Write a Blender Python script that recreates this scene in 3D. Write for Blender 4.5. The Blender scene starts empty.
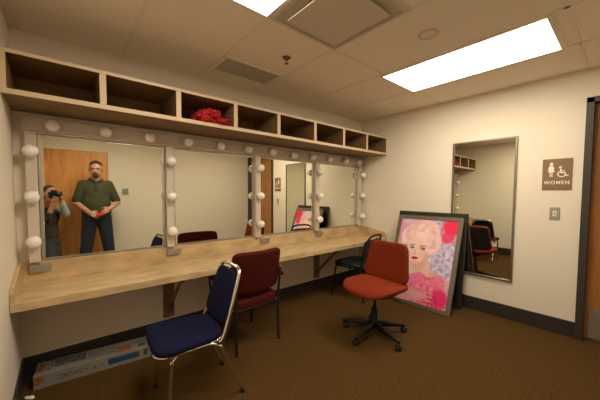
import bpy, bmesh, math, random
from mathutils import Vector, Matrix, noise
C = bpy.context.scene.collection
SC = bpy.context.scene
PI = math.pi
R = math.radians
random.seed(7)

# ------------------------------------------------------------------ materials
def mat(name, col, rough=.6, metal=0, var=0, scale=20, bump=0, bscale=None, stretch=(1, 1, 1), spec=None,
        sheen=0, coat=0, detail=4):
    m = bpy.data.materials.new(name); m.use_nodes = True
    nt = m.node_tree; b = nt.nodes['Principled BSDF']
    b.inputs['Base Color'].default_value = (*col, 1)
    b.inputs['Roughness'].default_value = rough
    b.inputs['Metallic'].default_value = metal
    if spec is not None: b.inputs['Specular IOR Level'].default_value = spec
    if sheen: b.inputs['Sheen Weight'].default_value = sheen
    if coat: b.inputs['Coat Weight'].default_value = coat
    tc = nt.nodes.new('ShaderNodeTexCoord'); mp = nt.nodes.new('ShaderNodeMapping')
    nt.links.new(tc.outputs['Object'], mp.inputs[0]); mp.inputs['Scale'].default_value = stretch
    if var:
        n = nt.nodes.new('ShaderNodeTexNoise'); n.inputs['Scale'].default_value = scale
        n.inputs['Detail'].default_value = detail
        nt.links.new(mp.outputs[0], n.inputs['Vector'])
        r = nt.nodes.new('ShaderNodeValToRGB')
        r.color_ramp.elements[0].position = .3; r.color_ramp.elements[1].position = .7
        r.color_ramp.elements[0].color = (*[c * (1 - var) for c in col], 1)
        r.color_ramp.elements[1].color = (*[min(1, c * (1 + var)) for c in col], 1)
        nt.links.new(n.outputs[0], r.inputs[0]); nt.links.new(r.outputs[0], b.inputs['Base Color'])
    if bump:
        n2 = nt.nodes.new('ShaderNodeTexNoise'); n2.inputs['Scale'].default_value = bscale or scale
        n2.inputs['Detail'].default_value = 3
        nt.links.new(mp.outputs[0], n2.inputs['Vector'])
        bp = nt.nodes.new('ShaderNodeBump'); bp.inputs['Strength'].default_value = bump
        bp.inputs['Distance'].default_value = .004
        nt.links.new(n2.outputs[0], bp.inputs['Height']); nt.links.new(bp.outputs[0], b.inputs['Normal'])
    return m

def attr_mat(name, rough=.4):
    m = bpy.data.materials.new(name); m.use_nodes = True
    nt = m.node_tree; b = nt.nodes['Principled BSDF']
    a = nt.nodes.new('ShaderNodeVertexColor'); a.layer_name = 'print'
    nt.links.new(a.outputs['Color'], b.inputs['Base Color']); b.inputs['Roughness'].default_value = rough
    return m

def emit(name, col, s):
    m = bpy.data.materials.new(name); m.use_nodes = True
    nt = m.node_tree; nt.nodes.remove(nt.nodes['Principled BSDF'])
    e = nt.nodes.new('ShaderNodeEmission'); e.inputs[0].default_value = (*col, 1); e.inputs[1].default_value = s
    nt.links.new(e.outputs[0], nt.nodes['Material Output'].inputs[0])
    return m

def wood(name, c1, c2, axis_scale=(6, 6, .6), rough=.45):
    m = mat(name, c1, rough)
    nt = m.node_tree; b = nt.nodes['Principled BSDF']
    mp = [n for n in nt.nodes if n.type == 'MAPPING'][0]; mp.inputs['Scale'].default_value = axis_scale
    n = nt.nodes.new('ShaderNodeTexNoise'); n.inputs['Scale'].default_value = 4; n.inputs['Detail'].default_value = 6
    n.inputs['Distortion'].default_value = 1.2
    nt.links.new(mp.outputs[0], n.inputs['Vector'])
    r = nt.nodes.new('ShaderNodeValToRGB')
    r.color_ramp.elements[0].position = .35; r.color_ramp.elements[1].position = .68
    r.color_ramp.elements[0].color = (*c1, 1); r.color_ramp.elements[1].color = (*c2, 1)
    nt.links.new(n.outputs[0], r.inputs[0]); nt.links.new(r.outputs[0], b.inputs['Base Color'])
    return m

WARM = (1.0, .80, .56)
M = dict(
    wall=mat('wall_paint', (.78, .715, .60), .85, bump=.12, bscale=160),
    ceil=mat('ceiling_tile', (.92, .83, .68), .95, var=.05, scale=260, bump=.35, bscale=240),
    grid=mat('grid_white', (.86, .78, .64), .6),
    carpet=mat('carpet', (.082, .043, .0125), .97, var=.42, scale=90, bump=.9, bscale=330, spec=.08),
    base=mat('baseboard_vinyl', (.030, .024, .021), .5),
    frame_dark=mat('door_frame_paint', (.040, .031, .027), .45),
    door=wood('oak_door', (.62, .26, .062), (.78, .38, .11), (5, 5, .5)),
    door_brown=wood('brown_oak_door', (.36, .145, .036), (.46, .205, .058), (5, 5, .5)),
    kick=mat('kick_plate', (.52, .50, .46), .38, .85),
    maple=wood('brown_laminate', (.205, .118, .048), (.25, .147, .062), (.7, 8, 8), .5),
    edge=mat('pale_front_edge', (.60, .46, .30), .5),  # paler tone for the front faces of the shelf panels
    counter=mat('counter_laminate', (.53, .385, .21), .36, var=.22, scale=5.5, stretch=(1, 2.2, 2.2), detail=9),
    fixture=mat('fixture_enamel', (.60, .53, .45), .35),
    socket=mat('lamp_socket', (.58, .54, .50), .3, .6),
    bulb=mat('bulb_glass', (.86, .83, .78), .12, coat=.5),
    chrome=mat('chrome', (.78, .76, .72), .14, 1),
    nickel=mat('dark_nickel', (.30, .27, .23), .3, .9),
    steel=mat('brushed_steel', (.58, .55, .50), .32, .9),
    plate=mat('outlet_plate', (.42, .41, .37), .35, .75),
    hole=mat('outlet_face', (.26, .25, .22), .5),
    mirror=mat('silvered_glass', (.86, .87, .765), .0, 1),
    blue=mat('navy_fabric', (.0068, .0078, .032), .93, var=.18, scale=300, bump=.3, bscale=500, spec=.12),
    maroon=mat('maroon_fabric', (.062, .007, .0045), .9, var=.15, scale=300, bump=.3, bscale=500, spec=.12),
    orange=mat('rust_orange_fabric', (.195, .026, .0075), .88, var=.14, scale=320, bump=.35, bscale=520, spec=.12),
    blackp=mat('black_plastic', (.011, .010, .010), .5, spec=.25),
    blackv=mat('black_vinyl', (.010, .011, .014), .38, spec=.3, bump=.15, bscale=200),
    bronze=mat('dark_metal', (.07, .06, .05), .38, .8),
    rubber=mat('black_rubber', (.012, .012, .012), .7),
    pewter=mat('pewter_frame', (.17, .135, .095), .42, .35, var=.12, scale=40),
    olive=mat('dark_olive_frame', (.022, .019, .014), .5),
    backing=mat('frame_backing', (.06, .05, .04), .8),
    red=mat('red_tulle', (.38, .004, .009), .7, var=.45, scale=26, bump=.5, bscale=60),
        paper=mat('white_paper', (.75, .73, .68), .8),
    sign=mat('sign_brown', (.225, .135, .062), .55),
    ivory=mat('sign_ivory', (.86, .80, .68), .55),
    metalw=mat('painted_metal', (.66, .58, .465), .45),
    shadowbox=mat('duct_interior', (.58, .52, .42), .8),
    louver=mat('grille_metal', (.82, .75, .62), .5),
    brass=mat('sprinkler_brass', (.22, .13, .08), .35, .8),
    skin=mat('skin', (.47, .235, .155), .5, var=.08, scale=30),
    lips=mat('lips', (.36, .12, .09), .45),
    eyew=mat('eye_white', (.75, .72, .68), .3),
    iris=mat('iris', (.05, .035, .025), .3),
    hair=mat('dark_brown_hair', (.045, .026, .016), .75, var=.4, scale=120, bump=.8, bscale=250),
    polo=mat('olive_polo_knit', (.048, .052, .022), .9, var=.1, scale=200, bump=.3, bscale=300),
    jeans=mat('blue_denim', (.018, .026, .052), .9, var=.25, scale=60, bump=.3, bscale=400),
    button=mat('shirt_button', (.2, .19, .15), .4),
    shoe=mat('black_shoe_leather', (.015, .013, .012), .4),
    vest=mat('olive_vest', (.05, .048, .032), .9, bump=.3, bscale=150),
    sleeve=mat('grey_blue_shirt', (.30, .33, .34), .9, bump=.3, bscale=120),
    trousers=mat('dark_grey_trousers', (.05, .055, .065), .9),
    redobj=mat('red_plastic', (.55, .03, .02), .4),
    glassblk=mat('lens_glass', (.01, .01, .015), .05, coat=1),
    lamp=emit('troffer_lens', (1.0, .865, .67), 11.0),
    poster=attr_mat('poster_print', .35),
    boxprint=attr_mat('carton_print', .6),
)

# ------------------------------------------------------------------ mesh helpers
class MB:
    def __init__(s): s.bm = bmesh.new()
    def _new(s, verts, faces, mi=0):
        vs = [s.bm.verts.new(v) for v in verts]; out = []
        for f in faces:
            try:
                fc = s.bm.faces.new([vs[i] for i in f]); fc.material_index = mi; fc.smooth = True; out.append(fc)
            except ValueError: pass
        return vs, out
    def box(s, a, b, mi=0, bevel=0, seg=2, mtx=None):
        x0, y0, z0 = [min(p, q) for p, q in zip(a, b)]; x1, y1, z1 = [max(p, q) for p, q in zip(a, b)]
        v = [(x, y, z) for x in (x0, x1) for y in (y0, y1) for z in (z0, z1)]
        f = [(0, 1, 3, 2), (4, 6, 7, 5), (0, 4, 5, 1), (2, 3, 7, 6), (0, 2, 6, 4), (1, 5, 7, 3)]
        t = bmesh.new(); tv = [t.verts.new(p) for p in v]
        for q in f: t.faces.new([tv[i] for i in q])
        if bevel: bmesh.ops.bevel(t, geom=list(t.edges), offset=bevel, segments=seg, affect='EDGES', profile=.5)
        t.verts.index_update()
        vs = [(mtx @ p.co) if mtx else p.co.copy() for p in t.verts]
        _, fs = s._new(vs, [[p.index for p in q.verts] for q in t.faces], mi)
        for q in fs: q.smooth = False
        t.free(); return s
    def tube(s, pts, r, seg=10, mi=0, smooth=0, closed=False, caps=True):
        P = [Vector(p) for p in pts]
        if smooth:
            Q = []; n = len(P)
            rng = range(n if closed else n - 1)
            for i in rng:
                g = lambda k: P[k % n] if closed else P[max(0, min(n - 1, k))]
                a, b, c, d = g(i - 1), g(i), g(i + 1), g(i + 2)
                for k in range(smooth):
                    t = k / smooth
                    Q.append(.5 * ((2 * b) + (c - a) * t + (2 * a - 5 * b + 4 * c - d) * t * t + (3 * b - a - 3 * c + d) * t ** 3))
            if not closed: Q.append(P[-1])
            P = Q
        n = len(P); rings = []; up = None
        for i in range(n):
            if closed: tg = P[(i + 1) % n] - P[i - 1]
            else: tg = P[min(i + 1, n - 1)] - P[max(i - 1, 0)]
            tg.normalize()
            if up is None:
                up = Vector((0, 0, 1)) if abs(tg.z) < .9 else Vector((1, 0, 0))
            u = (up - tg * up.dot(tg)).normalized(); up = u; w = tg.cross(u)
            rr = r[i * len(r) // n] if isinstance(r, (list, tuple)) else r
            rings.append([P[i] + (u * math.cos(2 * PI * k / seg) + w * math.sin(2 * PI * k / seg)) * rr for k in range(seg)])
        V = [v for g in rings for v in g]; F = []
        for i in range(n if closed else n - 1):
            j = (i + 1) % n
            for k in range(seg):
                l = (k + 1) % seg; F.append((i * seg + k, i * seg + l, j * seg + l, j * seg + k))
        if caps and not closed: F += [tuple(range(seg))[::-1], tuple((n - 1) * seg + k for k in range(seg))]
        s._new(V, F, mi); return s
    def lathe(s, prof, seg=24, mtx=None, mi=0):
        V = []; F = []; n = len(prof)
        for r, z in prof:
            for k in range(seg):
                a = 2 * PI * k / seg; p = Vector((r * math.cos(a), r * math.sin(a), z)); V.append(mtx @ p if mtx else p)
        for i in range(n - 1):
            for k in range(seg):
                l = (k + 1) % seg; F.append((i * seg + k, i * seg + l, (i + 1) * seg + l, (i + 1) * seg + k))
        if prof[0][0] > 1e-6: F.append(tuple(range(seg))[::-1])
        if prof[-1][0] > 1e-6: F.append(tuple((n - 1) * seg + k for k in range(seg)))
        s._new(V, F, mi); return s
    def sell(s, c, rad, e1=1, e2=1, nu=40, nv=20, mtx=None, mi=0, fn=None):
        """superellipsoid cushion"""
        sp = lambda v, e: math.copysign(abs(v) ** e, v)
        V = []; F = []
        for j in range(nv + 1):
            ph = -PI / 2 + PI * j / nv
            for i in range(nu):
                th = 2 * PI * i / nu
                p = Vector((rad[0] * sp(math.cos(ph), e1) * sp(math.cos(th), e2),
                            rad[1] * sp(math.cos(ph), e1) * sp(math.sin(th), e2), rad[2] * sp(math.sin(ph), e1)))
                if fn: p = fn(p)
                if mtx: p = mtx @ p
                V.append(p + Vector(c))
        for j in range(nv):
            for i in range(nu):
                k = (i + 1) % nu; F.append((j * nu + i, j * nu + k, (j + 1) * nu + k, (j + 1) * nu + i))
        s._new(V, F, mi); bmesh.ops.remove_doubles(s.bm, verts=s.bm.verts, dist=1e-5); return s
    def prism(s, outline, y0, y1, mi=0, mtx=None):
        """outline of (x, z) pairs extruded along y"""
        n = len(outline)
        V = [Vector((x, y0, z)) for x, z in outline] + [Vector((x, y1, z)) for x, z in outline]
        if mtx: V = [mtx @ v for v in V]
        F = [tuple(range(n)), tuple(range(2 * n - 1, n - 1, -1))] + [(i, i + n, (i + 1) % n + n, (i + 1) % n) for i in range(n)]
        _, fs = s._new(V, F, mi)
        for q in fs: q.smooth = False
        return s
    def build(s, name, m, parent=None):
        bmesh.ops.recalc_face_normals(s.bm, faces=s.bm.faces)
        me = bpy.data.meshes.new(name); s.bm.to_mesh(me); s.bm.free()
        for q in (m if isinstance(m, (list, tuple)) else [m]): me.materials.append(q)
        o = bpy.data.objects.new(name, me); C.objects.link(o)
        if parent: o.parent = parent
        return o

def tag(o, label=None, cat=None, group=None, kind=None):
    if label: o['label'] = label
    if cat: o['category'] = cat
    if group: o['group'] = group
    if kind: o['kind'] = kind
    return o
def empty(name, label, cat, loc=(0, 0, 0), rz=0, group=None, rx=0):
    o = bpy.data.objects.new(name, None); C.objects.link(o)
    o.empty_display_size = .1; o.location = loc; o.rotation_euler = (rx, 0, rz)
    return tag(o, label, cat, group)
def pale_front(o, y):
    o.data.materials.append(M['edge'])  # front faces at y get a paler colour than the rest
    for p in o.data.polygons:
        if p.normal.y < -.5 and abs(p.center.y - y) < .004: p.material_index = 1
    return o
def struct(o): return tag(o, kind='structure')
def copy_tree(o, parent=None):
    c = o.copy(); C.objects.link(c)
    if parent: c.parent = parent
    for ch in list(o.children): copy_tree(ch, c)
    return c

# ------------------------------------------------------------------ the room
W, D, H = 3.78, -3.43, 2.385
T = .12
struct(MB().box((-T, D - T, -.1), (W + T, T, 0)).build('floor', M['carpet']))
struct(MB().box((-T, D - T, H), (W + T, T, H + .1)).build('ceiling', M['ceil']))
struct(MB().box((-T, 0, 0), (W + T, T, H)).build('wall_back', M['wall']))
struct(MB().box((-T, D, 0), (0, 0, H)).build('wall_left', M['wall']))
DY0, DY1, DZ = -2.43, -3.19, 2.085            # opening of the door in the right wall
wr = MB().box((W, DY0, 0), (W + T, 0, H)).box((W, D, 0), (W + T, DY1, H)).box((W, DY1, DZ), (W + T, DY0, H))
struct(wr.build('wall_right', M['wall']))
FX0, FX1, FZ = .035, .905, 2.045              # opening of the door in the far wall
wf = MB().box((-T, D - T, 0), (FX0, D, H)).box((FX1, D - T, 0), (W + T, D, H)).box((FX0, D - T, FZ), (FX1, D, H))
struct(wf.build('wall_front', M['wall']))
BT, BH = .012, .143
struct(MB().box((BT, -BT, 0), (W - BT, 0, BH), bevel=.003).build('baseboard_back', M['base']))
struct(MB().box((0, D + BT, 0), (BT, 0, BH), bevel=.003).build('baseboard_left', M['base']))
struct(MB().box((W - BT, -2.381, 0), (W, 0, BH), bevel=.003).build('baseboard_right', M['base']))
struct(MB().box((FX1 + .03, D, 0), (W - .1, D + BT, BH), bevel=.003).build('baseboard_front', M['base']))

# ceiling grid
g = MB(); hw = .012; gz0, gz1 = H - .004, H + .001
XS = [.04, .645, 1.255, 1.865, 2.53, 3.145]
YS = [-1.17, -2.375]
for x in XS: g.box((x - hw, D, gz0), (x + hw, 0, gz1))
for y in YS: g.box((0, y - hw, gz0), (W, y + hw, gz1))
for y in (-.565, -1.785): g.box((1.255, y - hw, gz0), (1.865, y + hw, gz1))
g.box((0, -.014, gz0), (W, 0, gz1)).box((0, D, gz0), (W, D + .014, gz1)).box((0, D, gz0), (.014, 0, gz1)).box((W - .014, D, gz0), (W, 0, gz1))
struct(g.build('trim_1', M['grid']))

# door in the right wall
d1 = bpy.data.objects.new('door_1', None); C.objects.link(d1); d1.location = (W, DY0, 0); struct(d1)
def rel(o, parent):                       # keep world placement under a parent that only carries a location
    o.parent = parent; o.location = -Vector(parent.location); return o
f = MB()
f.box((W - .03, DY0 - .002, 0), (W + .062, DY0 + .049, DZ + .045), bevel=.004)
f.box((W - .03, DY1 - .20, 0), (W + .062, DY1 + .002, DZ + .045), bevel=.004)
f.box((W - .03, DY1 - .20, DZ - .002), (W + .062, DY0 + .049, DZ + .045), bevel=.004)
rel(f.build('door_frame', M['frame_dark']), d1)
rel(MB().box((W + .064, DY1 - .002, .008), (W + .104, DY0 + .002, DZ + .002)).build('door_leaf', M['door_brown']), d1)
rel(MB().box((W + .061, DY1 + .03, .02), (W + .064, DY0 - .03, .285)).build('kick_plate', M['kick']), d1)
h = MB(); mt = Matrix.Translation((W + .064, DY1 + .08, .98)) @ Matrix.Rotation(-PI / 2, 4, 'Y')
h.lathe([(.032, 0), (.032, .008), (.012, .012), (.012, .045)], 20, mt)
h.tube([(W + .018, DY1 + .08, .98), (W + .017, DY1 + .14, .98), (W + .019, DY1 + .19, .978)], .009)
rel(h.build('door_handle', M['steel']), d1)

# door in the far wall (seen in the vanity mirror)
d2 = bpy.data.objects.new('door_2', None); C.objects.link(d2); d2.location = (FX0, D, 0); struct(d2)
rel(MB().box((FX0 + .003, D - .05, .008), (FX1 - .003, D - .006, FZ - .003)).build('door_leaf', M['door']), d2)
f = MB().box((FX0 - .03, D - .055, 0), (FX0 + .002, D + .008, FZ - .001)).box((FX1 - .002, D - .055, 0), (FX1 + .02, D + .008, FZ - .001))
f.box((FX0 - .03, D - .055, FZ - .002), (FX1 + .02, D + .008, FZ + .02))
rel(f.build('door_frame', M['wall']), d2)
h = MB(); mt = Matrix.Translation((FX0 + .08, D - .006, .98)) @ Matrix.Rotation(-PI / 2, 4, 'X')
h.lathe([(.032, 0), (.032, .008), (.012, .012), (.012, .045)], 20, mt)
h.tube([(FX0 + .08, D + .04, .98), (FX0 + .14, D + .04, .98), (FX0 + .19, D + .038, .978)], .009)
rel(h.build('door_handle', M['steel']), d2)

# ------------------------------------------------------------------ ceiling fittings
def troffer(x0, x1, y0, y1, label):
    t = empty('ceiling_light', label, 'light', ((x0 + x1) / 2, (y0 + y1) / 2, H - .010), 0, 'fluorescent ceiling lights')
    a, b = (x1 - x0) / 2, (y1 - y0) / 2; e = .026
    f = MB()
    f.box((-a, -b, 0), (-a + e, b, .010)).box((a - e, -b, 0), (a, b, .010)).box((-a + e, -b, 0), (a - e, -b + e, .010)).box((-a + e, b - e, 0), (a - e, b, .010))
    f.build('light_frame', M['grid'], t)
    MB().box((-a + e, -b + e, .001), (a - e, b - e, .008)).build('diffuser', M['lamp'], t)
troffer(2.542, 3.157, -2.308, -1.122, 'long bright fluorescent panel near the wall with the women sign')
troffer(.645, 1.262, -2.375, -1.165, 'bright fluorescent panel cut by the top edge, left of the square diffuser')

# supply air diffuser: recessed cone with a hanging plaque
t = empty('air_diffuser', 'square ceiling air diffuser with a flat hanging plaque beside the left light', 'vent', (1.56, -1.478, H))
f = MB(); a = .295; e = .02
f.box((-a, -a, -.012), (-a + e, a, 0)).box((a - e, -a, -.012), (a, a, 0)).box((-a + e, -a, -.012), (a - e, -a + e, 0)).box((-a + e, a - e, -.012), (a - e, a, 0))
f.build('diffuser_frame', M['metalw'], t)
MB().box((-a + e, -a + e, -.003), (a - e, a - e, 0)).build('duct_opening', M['shadowbox'], t)
p = MB().box((-.217, -.217, -.030), (.217, .217, -.022), bevel=.003)
for sx in (-1, 1):
    for sy in (-1, 1): p.box((sx * .19 - .006, sy * .19 - .006, -.023), (sx * .19 + .006, sy * .19 + .006, -.002))
p.build('plaque', M['metalw'], t)

t = empty('return_vent', 'slatted return air grille in the ceiling above the cubby shelf', 'vent', (1.56, -.41, H))
f = MB(); a, b = .28, .15; e = .018
f.box((-a, -b, -.010), (-a + e, b, 0)).box((a - e, -b, -.010), (a, b, 0)).box((-a + e, -b, -.010), (a - e, -b + e, 0)).box((-a + e, b - e, -.010), (a - e, b, 0))
f.build('vent_frame', M['louver'], t)
MB().box((-a + e, -b + e, -.002), (a - e, b - e, 0)).build('vent_backing', M['shadowbox'], t)
for k in range(16):
    y = -b + e + .008 + k * (2 * b - 2 * e - .012) / 15
    mt = Matrix.Translation((0, y, -.006)) @ Matrix.Rotation(R(28), 4, 'X')
    MB().box((-a + e, -.006, -.001), (a - e, .006, .001), mtx=mt).build('slat', M['louver'], t)

t = empty('ceiling_speaker', 'small round ceiling speaker between the diffuser and the long light', 'speaker', (2.195, -1.73, H))
MB().lathe([(.066, 0), (.066, -.006), (.055, -.012), (.050, -.008)], 32).build('speaker_rim', M['metalw'], t)
sg = MB().lathe([(.0, -.009), (.050, -.008), (.050, 0)], 32)
sg.build('speaker_grille', M['louver'], t)

t = empty('sprinkler_head', 'small brass fire sprinkler head hanging from the ceiling', 'sprinkler', (1.665, -.843, H))
MB().lathe([(.036, 0), (.034, -.005), (.018, -.010), (.012, -.010)], 24).build('escutcheon', M['brass'], t)
s = MB().lathe([(.010, -.008), (.010, -.022), (.006, -.024)], 14)
s.tube([(-.010, 0, -.020), (-.013, 0, -.034), (0, 0, -.047)], .0025, 6).tube([(.010, 0, -.020), (.013, 0, -.034), (0, 0, -.047)], .0025, 6)
s.lathe([(0, -.046), (.016, -.047), (.016, -.049), (0, -.050)], 16)
s.build('deflector', M['brass'], t)

# ------------------------------------------------------------------ cubby shelf
SY, SB, ST = -.442, 1.838, 2.084
t = empty('cubby_shelf', 'long wooden wall shelf of eight open cubbies above the mirrors', 'shelf', (0, 0, SB))
th = .022
x0, x1 = .001, W - .001
ys, yb = SY, -.001
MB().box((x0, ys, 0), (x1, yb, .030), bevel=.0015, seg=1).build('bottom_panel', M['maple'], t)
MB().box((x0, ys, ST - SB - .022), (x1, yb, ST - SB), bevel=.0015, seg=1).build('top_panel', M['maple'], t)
for q in t.children: pale_front(q, ys)
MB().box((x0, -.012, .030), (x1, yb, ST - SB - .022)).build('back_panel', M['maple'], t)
DX = [.0135, .468, .944, 1.424, 1.890, 2.384, 2.860, 3.320, W - .0135]
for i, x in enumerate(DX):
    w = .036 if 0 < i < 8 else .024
    pale_front(MB().box((x - w / 2, ys + .0005, .030), (x + w / 2, -.012, ST - SB - .022)).build('divider', M['maple'], t), ys)

# ------------------------------------------------------------------ counter
CZ, CD = .668, -.474
t = empty('vanity_counter', 'long tan marbled counter with backsplash running under the mirrors', 'counter', (0, 0, CZ))
MB().box((.002, CD, -.052), (W - .002, -.002, 0), bevel=.004).build('worktop', M['counter'], t)
MB().box((.002, -.022, 0), (W - .002, -.002, .145), bevel=.003).build('backsplash', M['counter'], t)
for xa, xb in ((.002, .020), (W - .020, W - .002)):
    MB().prism([(CD + .004, 0), (CD + .004, .055), (CD + .05, .08), (-.08, .142), (-.022, .145), (-.022, 0)], xa, xb,
               mtx=Matrix(((0, 1, 0, 0), (1, 0, 0, 0), (0, 0, 1, 0), (0, 0, 0, 1)))).build('side_splash', M['counter'], t)
for x in (.965, 1.90, 2.84):
    b = MB()
    b.box((x - .045, -.024, -.50), (x + .045, -.002, -.052), bevel=.002)
    b.box((x - .02, -.40, -.092), (x + .02, -.024, -.052), bevel=.002)
    b.tube([(x, -.36, -.085), (x, -.02, -.42)], .016, 4)
    b.build('support_bracket', M['maple'], t)

# ------------------------------------------------------------------ vanity mirrors, light bars
PX = [.090, .980, 1.895, 2.80, 3.695]
PWD, PD = .060, .064
MZ0, MZ1 = .816, 1.696
mlab = ['leftmost vanity mirror over the counter, reflecting the wooden door',
        'second vanity mirror from the left, reflecting a blank cream wall',
        'third vanity mirror from the left, reflecting the sign and the tall mirror',
        'rightmost vanity mirror, nearest the corner and reflecting bare wall']
for i in range(4):
    a, b = PX[i] + PWD / 2 + .004, PX[i + 1] - PWD / 2 - .004
    cx, hw2 = (a + b) / 2, (b - a) / 2; hh = (MZ1 - MZ0) / 2 - .002
    t = empty('vanity_mirror', mlab[i], 'mirror', (cx, -.014, (MZ0 + MZ1) / 2), [0, R(-.1), R(-.30), R(-.2)][i], 'vanity mirrors above the counter', R([-.28, .12, .0, .0][i]))
    MB().box((-hw2 + .006, -.004, -hh + .006), (hw2 - .006, .001, hh - .006)).build('mirror_glass', M['mirror'], t)
    f = MB(); e = .012
    f.box((-hw2, -.008, -hh), (-hw2 + e * 1.7, .003, hh)).box((hw2 - e * 1.7, -.008, -hh), (hw2, .003, hh))
    f.box((-hw2 + e, -.008, -hh), (hw2 - e, .003, -hh + e)).box((-hw2 + e, -.008, hh - e), (hw2 - e, .003, hh))
    f.build('mirror_frame', M['steel'], t)

def bulb_on(parent, x, z, rel_y):
    mt = Matrix.Translation((x, rel_y, z)) @ Matrix.Rotation(PI / 2, 4, 'X')
    MB().lathe([(.034, 0), (.035, .006), (.034, .010), (.030, .011), (.026, .003)], 24, mt).build('socket', M['socket'], parent)
    pr = []
    for k in range(17):
        a = PI * k / 16
        pr.append((.0415 * math.sin(a), .046 - .0415 * math.cos(a)))
    pr[0] = (0, pr[0][1]); pr[-1] = (0, pr[-1][1])
    MB().lathe(pr, 24, mt).build('bulb', M['bulb'], parent)

t = empty('light_bar', 'long horizontal strip of round bulbs along the top of the mirrors', 'light bar', (.05, -.002, 1.698), 0, 'dressing room light strips')
MB().box((0, -PD, .018), (3.69, 0, .104), bevel=.004).box((0, -PD + .022, 0), (3.69, 0, .020), bevel=.002).build('bar_housing', M['fixture'], t)
for x in (.208, .513, .818, 1.13, 1.44, 1.75, 2.06, 2.37, 2.67, 2.98, 3.30, 3.60): bulb_on(t, x - .05, .052, -PD)
plab = ['white post of three bulbs nearest the left wall, at the counter end', 'post of three bulbs between the first and second vanity mirrors',
        'post of three bulbs between the second and third vanity mirrors', 'post of three bulbs between the third and rightmost vanity mirrors',
        'post of three bulbs at the right end, beside the room corner']
for i, x in enumerate(PX):
    t = empty('light_post', plab[i], 'light bar', (x, -.002, MZ0 - .002), 0, 'dressing room light strips')
    MB().box((-PWD / 2, -PD, 0), (PWD / 2, 0, 1.698 - MZ0 + .001), bevel=.004).build('post_housing', M['fixture'], t)
    for z in (.962, 1.266, 1.569): bulb_on(t, 0, z - MZ0, -PD)
olab = ['grey outlet box on the backsplash near the left wall', 'grey outlet box on the backsplash below the second bulb post',
        'grey outlet box on the backsplash above the maroon chair', 'grey outlet box on the backsplash farthest to the right']
for i, x in enumerate((.115, 1.012, 2.0, 2.865)):
    t = empty('power_outlet', olab[i], 'outlet', (x, -.0225, .765), 0, 'outlets along the backsplash')
    MB().box((-.058, -.022, -.026), (.058, 0, .026), bevel=.003).build('outlet_box', M['plate'], t)
    for s in (-1, 1):
        o = MB().box((s * .026 - .017, -.0235, -.015), (s * .026 + .017, -.0215, .015)).build('receptacle', M['hole'], t)

# ------------------------------------------------------------------ framed mirror, sign and switch on the right wall
MYAW = .45
t = empty('wall_mirror', 'tall narrow metal framed mirror on the right wall behind the poster', 'mirror', (W - .003, -1.615, .393), R(MYAW))
mw, mh = .30, 1.487
MB().box((-.010, -mw + .012, .012), (-.002, mw - .012, mh - .012)).build('mirror_glass', M['mirror'], t)
f = MB(); e = .019
f.box((-.020, -mw, 0), (0, -mw + e, mh), bevel=.003).box((-.020, mw - e, 0), (0, mw, mh), bevel=.003)
f.box((-.020, -mw + e, 0), (0, mw - e, e), bevel=.003).box((-.020, -mw + e, mh - e), (0, mw - e, mh), bevel=.003)
f.build('mirror_frame', M['nickel'], t)

t = empty('restroom_sign', 'square brown restroom sign reading WOMEN on the right wall', 'sign', (W - .001, -2.212, 1.481), R(-90))
MB().box((-.102, -.006, -.144), (.102, 0, .144), bevel=.002).build('sign_plate', M['sign'], t)
def text_mesh(txt, size, name, m, parent, loc, sx=1, bold=.0):
    cu = bpy.data.curves.new('tmp_text', 'FONT'); cu.body = txt; cu.size = size; cu.align_x = 'CENTER'; cu.extrude = .0008; cu.space_character = 1.18; cu.offset = bold
    o = bpy.data.objects.new('tmp_text', cu); C.objects.link(o)
    dg = bpy.context.evaluated_depsgraph_get(); me = bpy.data.meshes.new_from_object(o.evaluated_get(dg))
    bpy.data.objects.remove(o)
    me.transform(Matrix.Diagonal((sx, 1, 1, 1))); me.transform(Matrix.Rotation(PI / 2, 4, 'X'))
    me.materials.clear(); me.materials.append(m)
    q = bpy.data.objects.new(name, me); C.objects.link(q); q.parent = parent; q.location = loc
    return q
text_mesh('WOMEN', .044, 'sign_lettering', M['ivory'], t, (0, -.0068, -.090), .93, .0009)
def circ(cx, cz, r, n=24): return [(cx + r * math.cos(2 * PI * k / n), cz + r * math.sin(2 * PI * k / n)) for k in range(n)]
p = MB(); y0, y1 = -.0076, -.0058
p.prism(circ(-.040, .098, .0125), y0, y1)
p.prism([(-.052, .082), (-.028, .082), (-.017, .050), (-.021, .046), (-.026, .052), (-.016, .022), (-.030, .022), (-.030, -.022), (-.037, -.022), (-.037, .018), (-.043, .018), (-.043, -.022), (-.050, -.022), (-.050, .022), (-.064, .022), (-.054, .052), (-.059, .046), (-.063, .050)], y0, y1)
p.build('woman_symbol', M['ivory'], t)
p = MB()
p.prism(circ(.022, .064, .010), y0, y1)
ring = []
for k in range(19):
    a = R(115 + 250 * k / 18); ring.append((.032 + .030 * math.cos(a), .003 + .030 * math.sin(a)))
for k in range(18, -1, -1):
    a = R(115 + 250 * k / 18); ring.append((.032 + .021 * math.cos(a), .003 + .021 * math.sin(a)))
for k in range(18): p.prism([ring[k], ring[k + 1], ring[36 - k], ring[37 - k]], y0, y1)
p.prism([(.018, .052), (.028, .052), (.031, .036), (.052, .036), (.052, .028), (.033, .028), (.034, .020), (.056, .020), (.068, -.010), (.078, -.006), (.080, -.013), (.064, -.020), (.050, .010), (.024, .010)], y0, y1)
p.build('wheelchair_symbol', M['ivory'], t)

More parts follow.
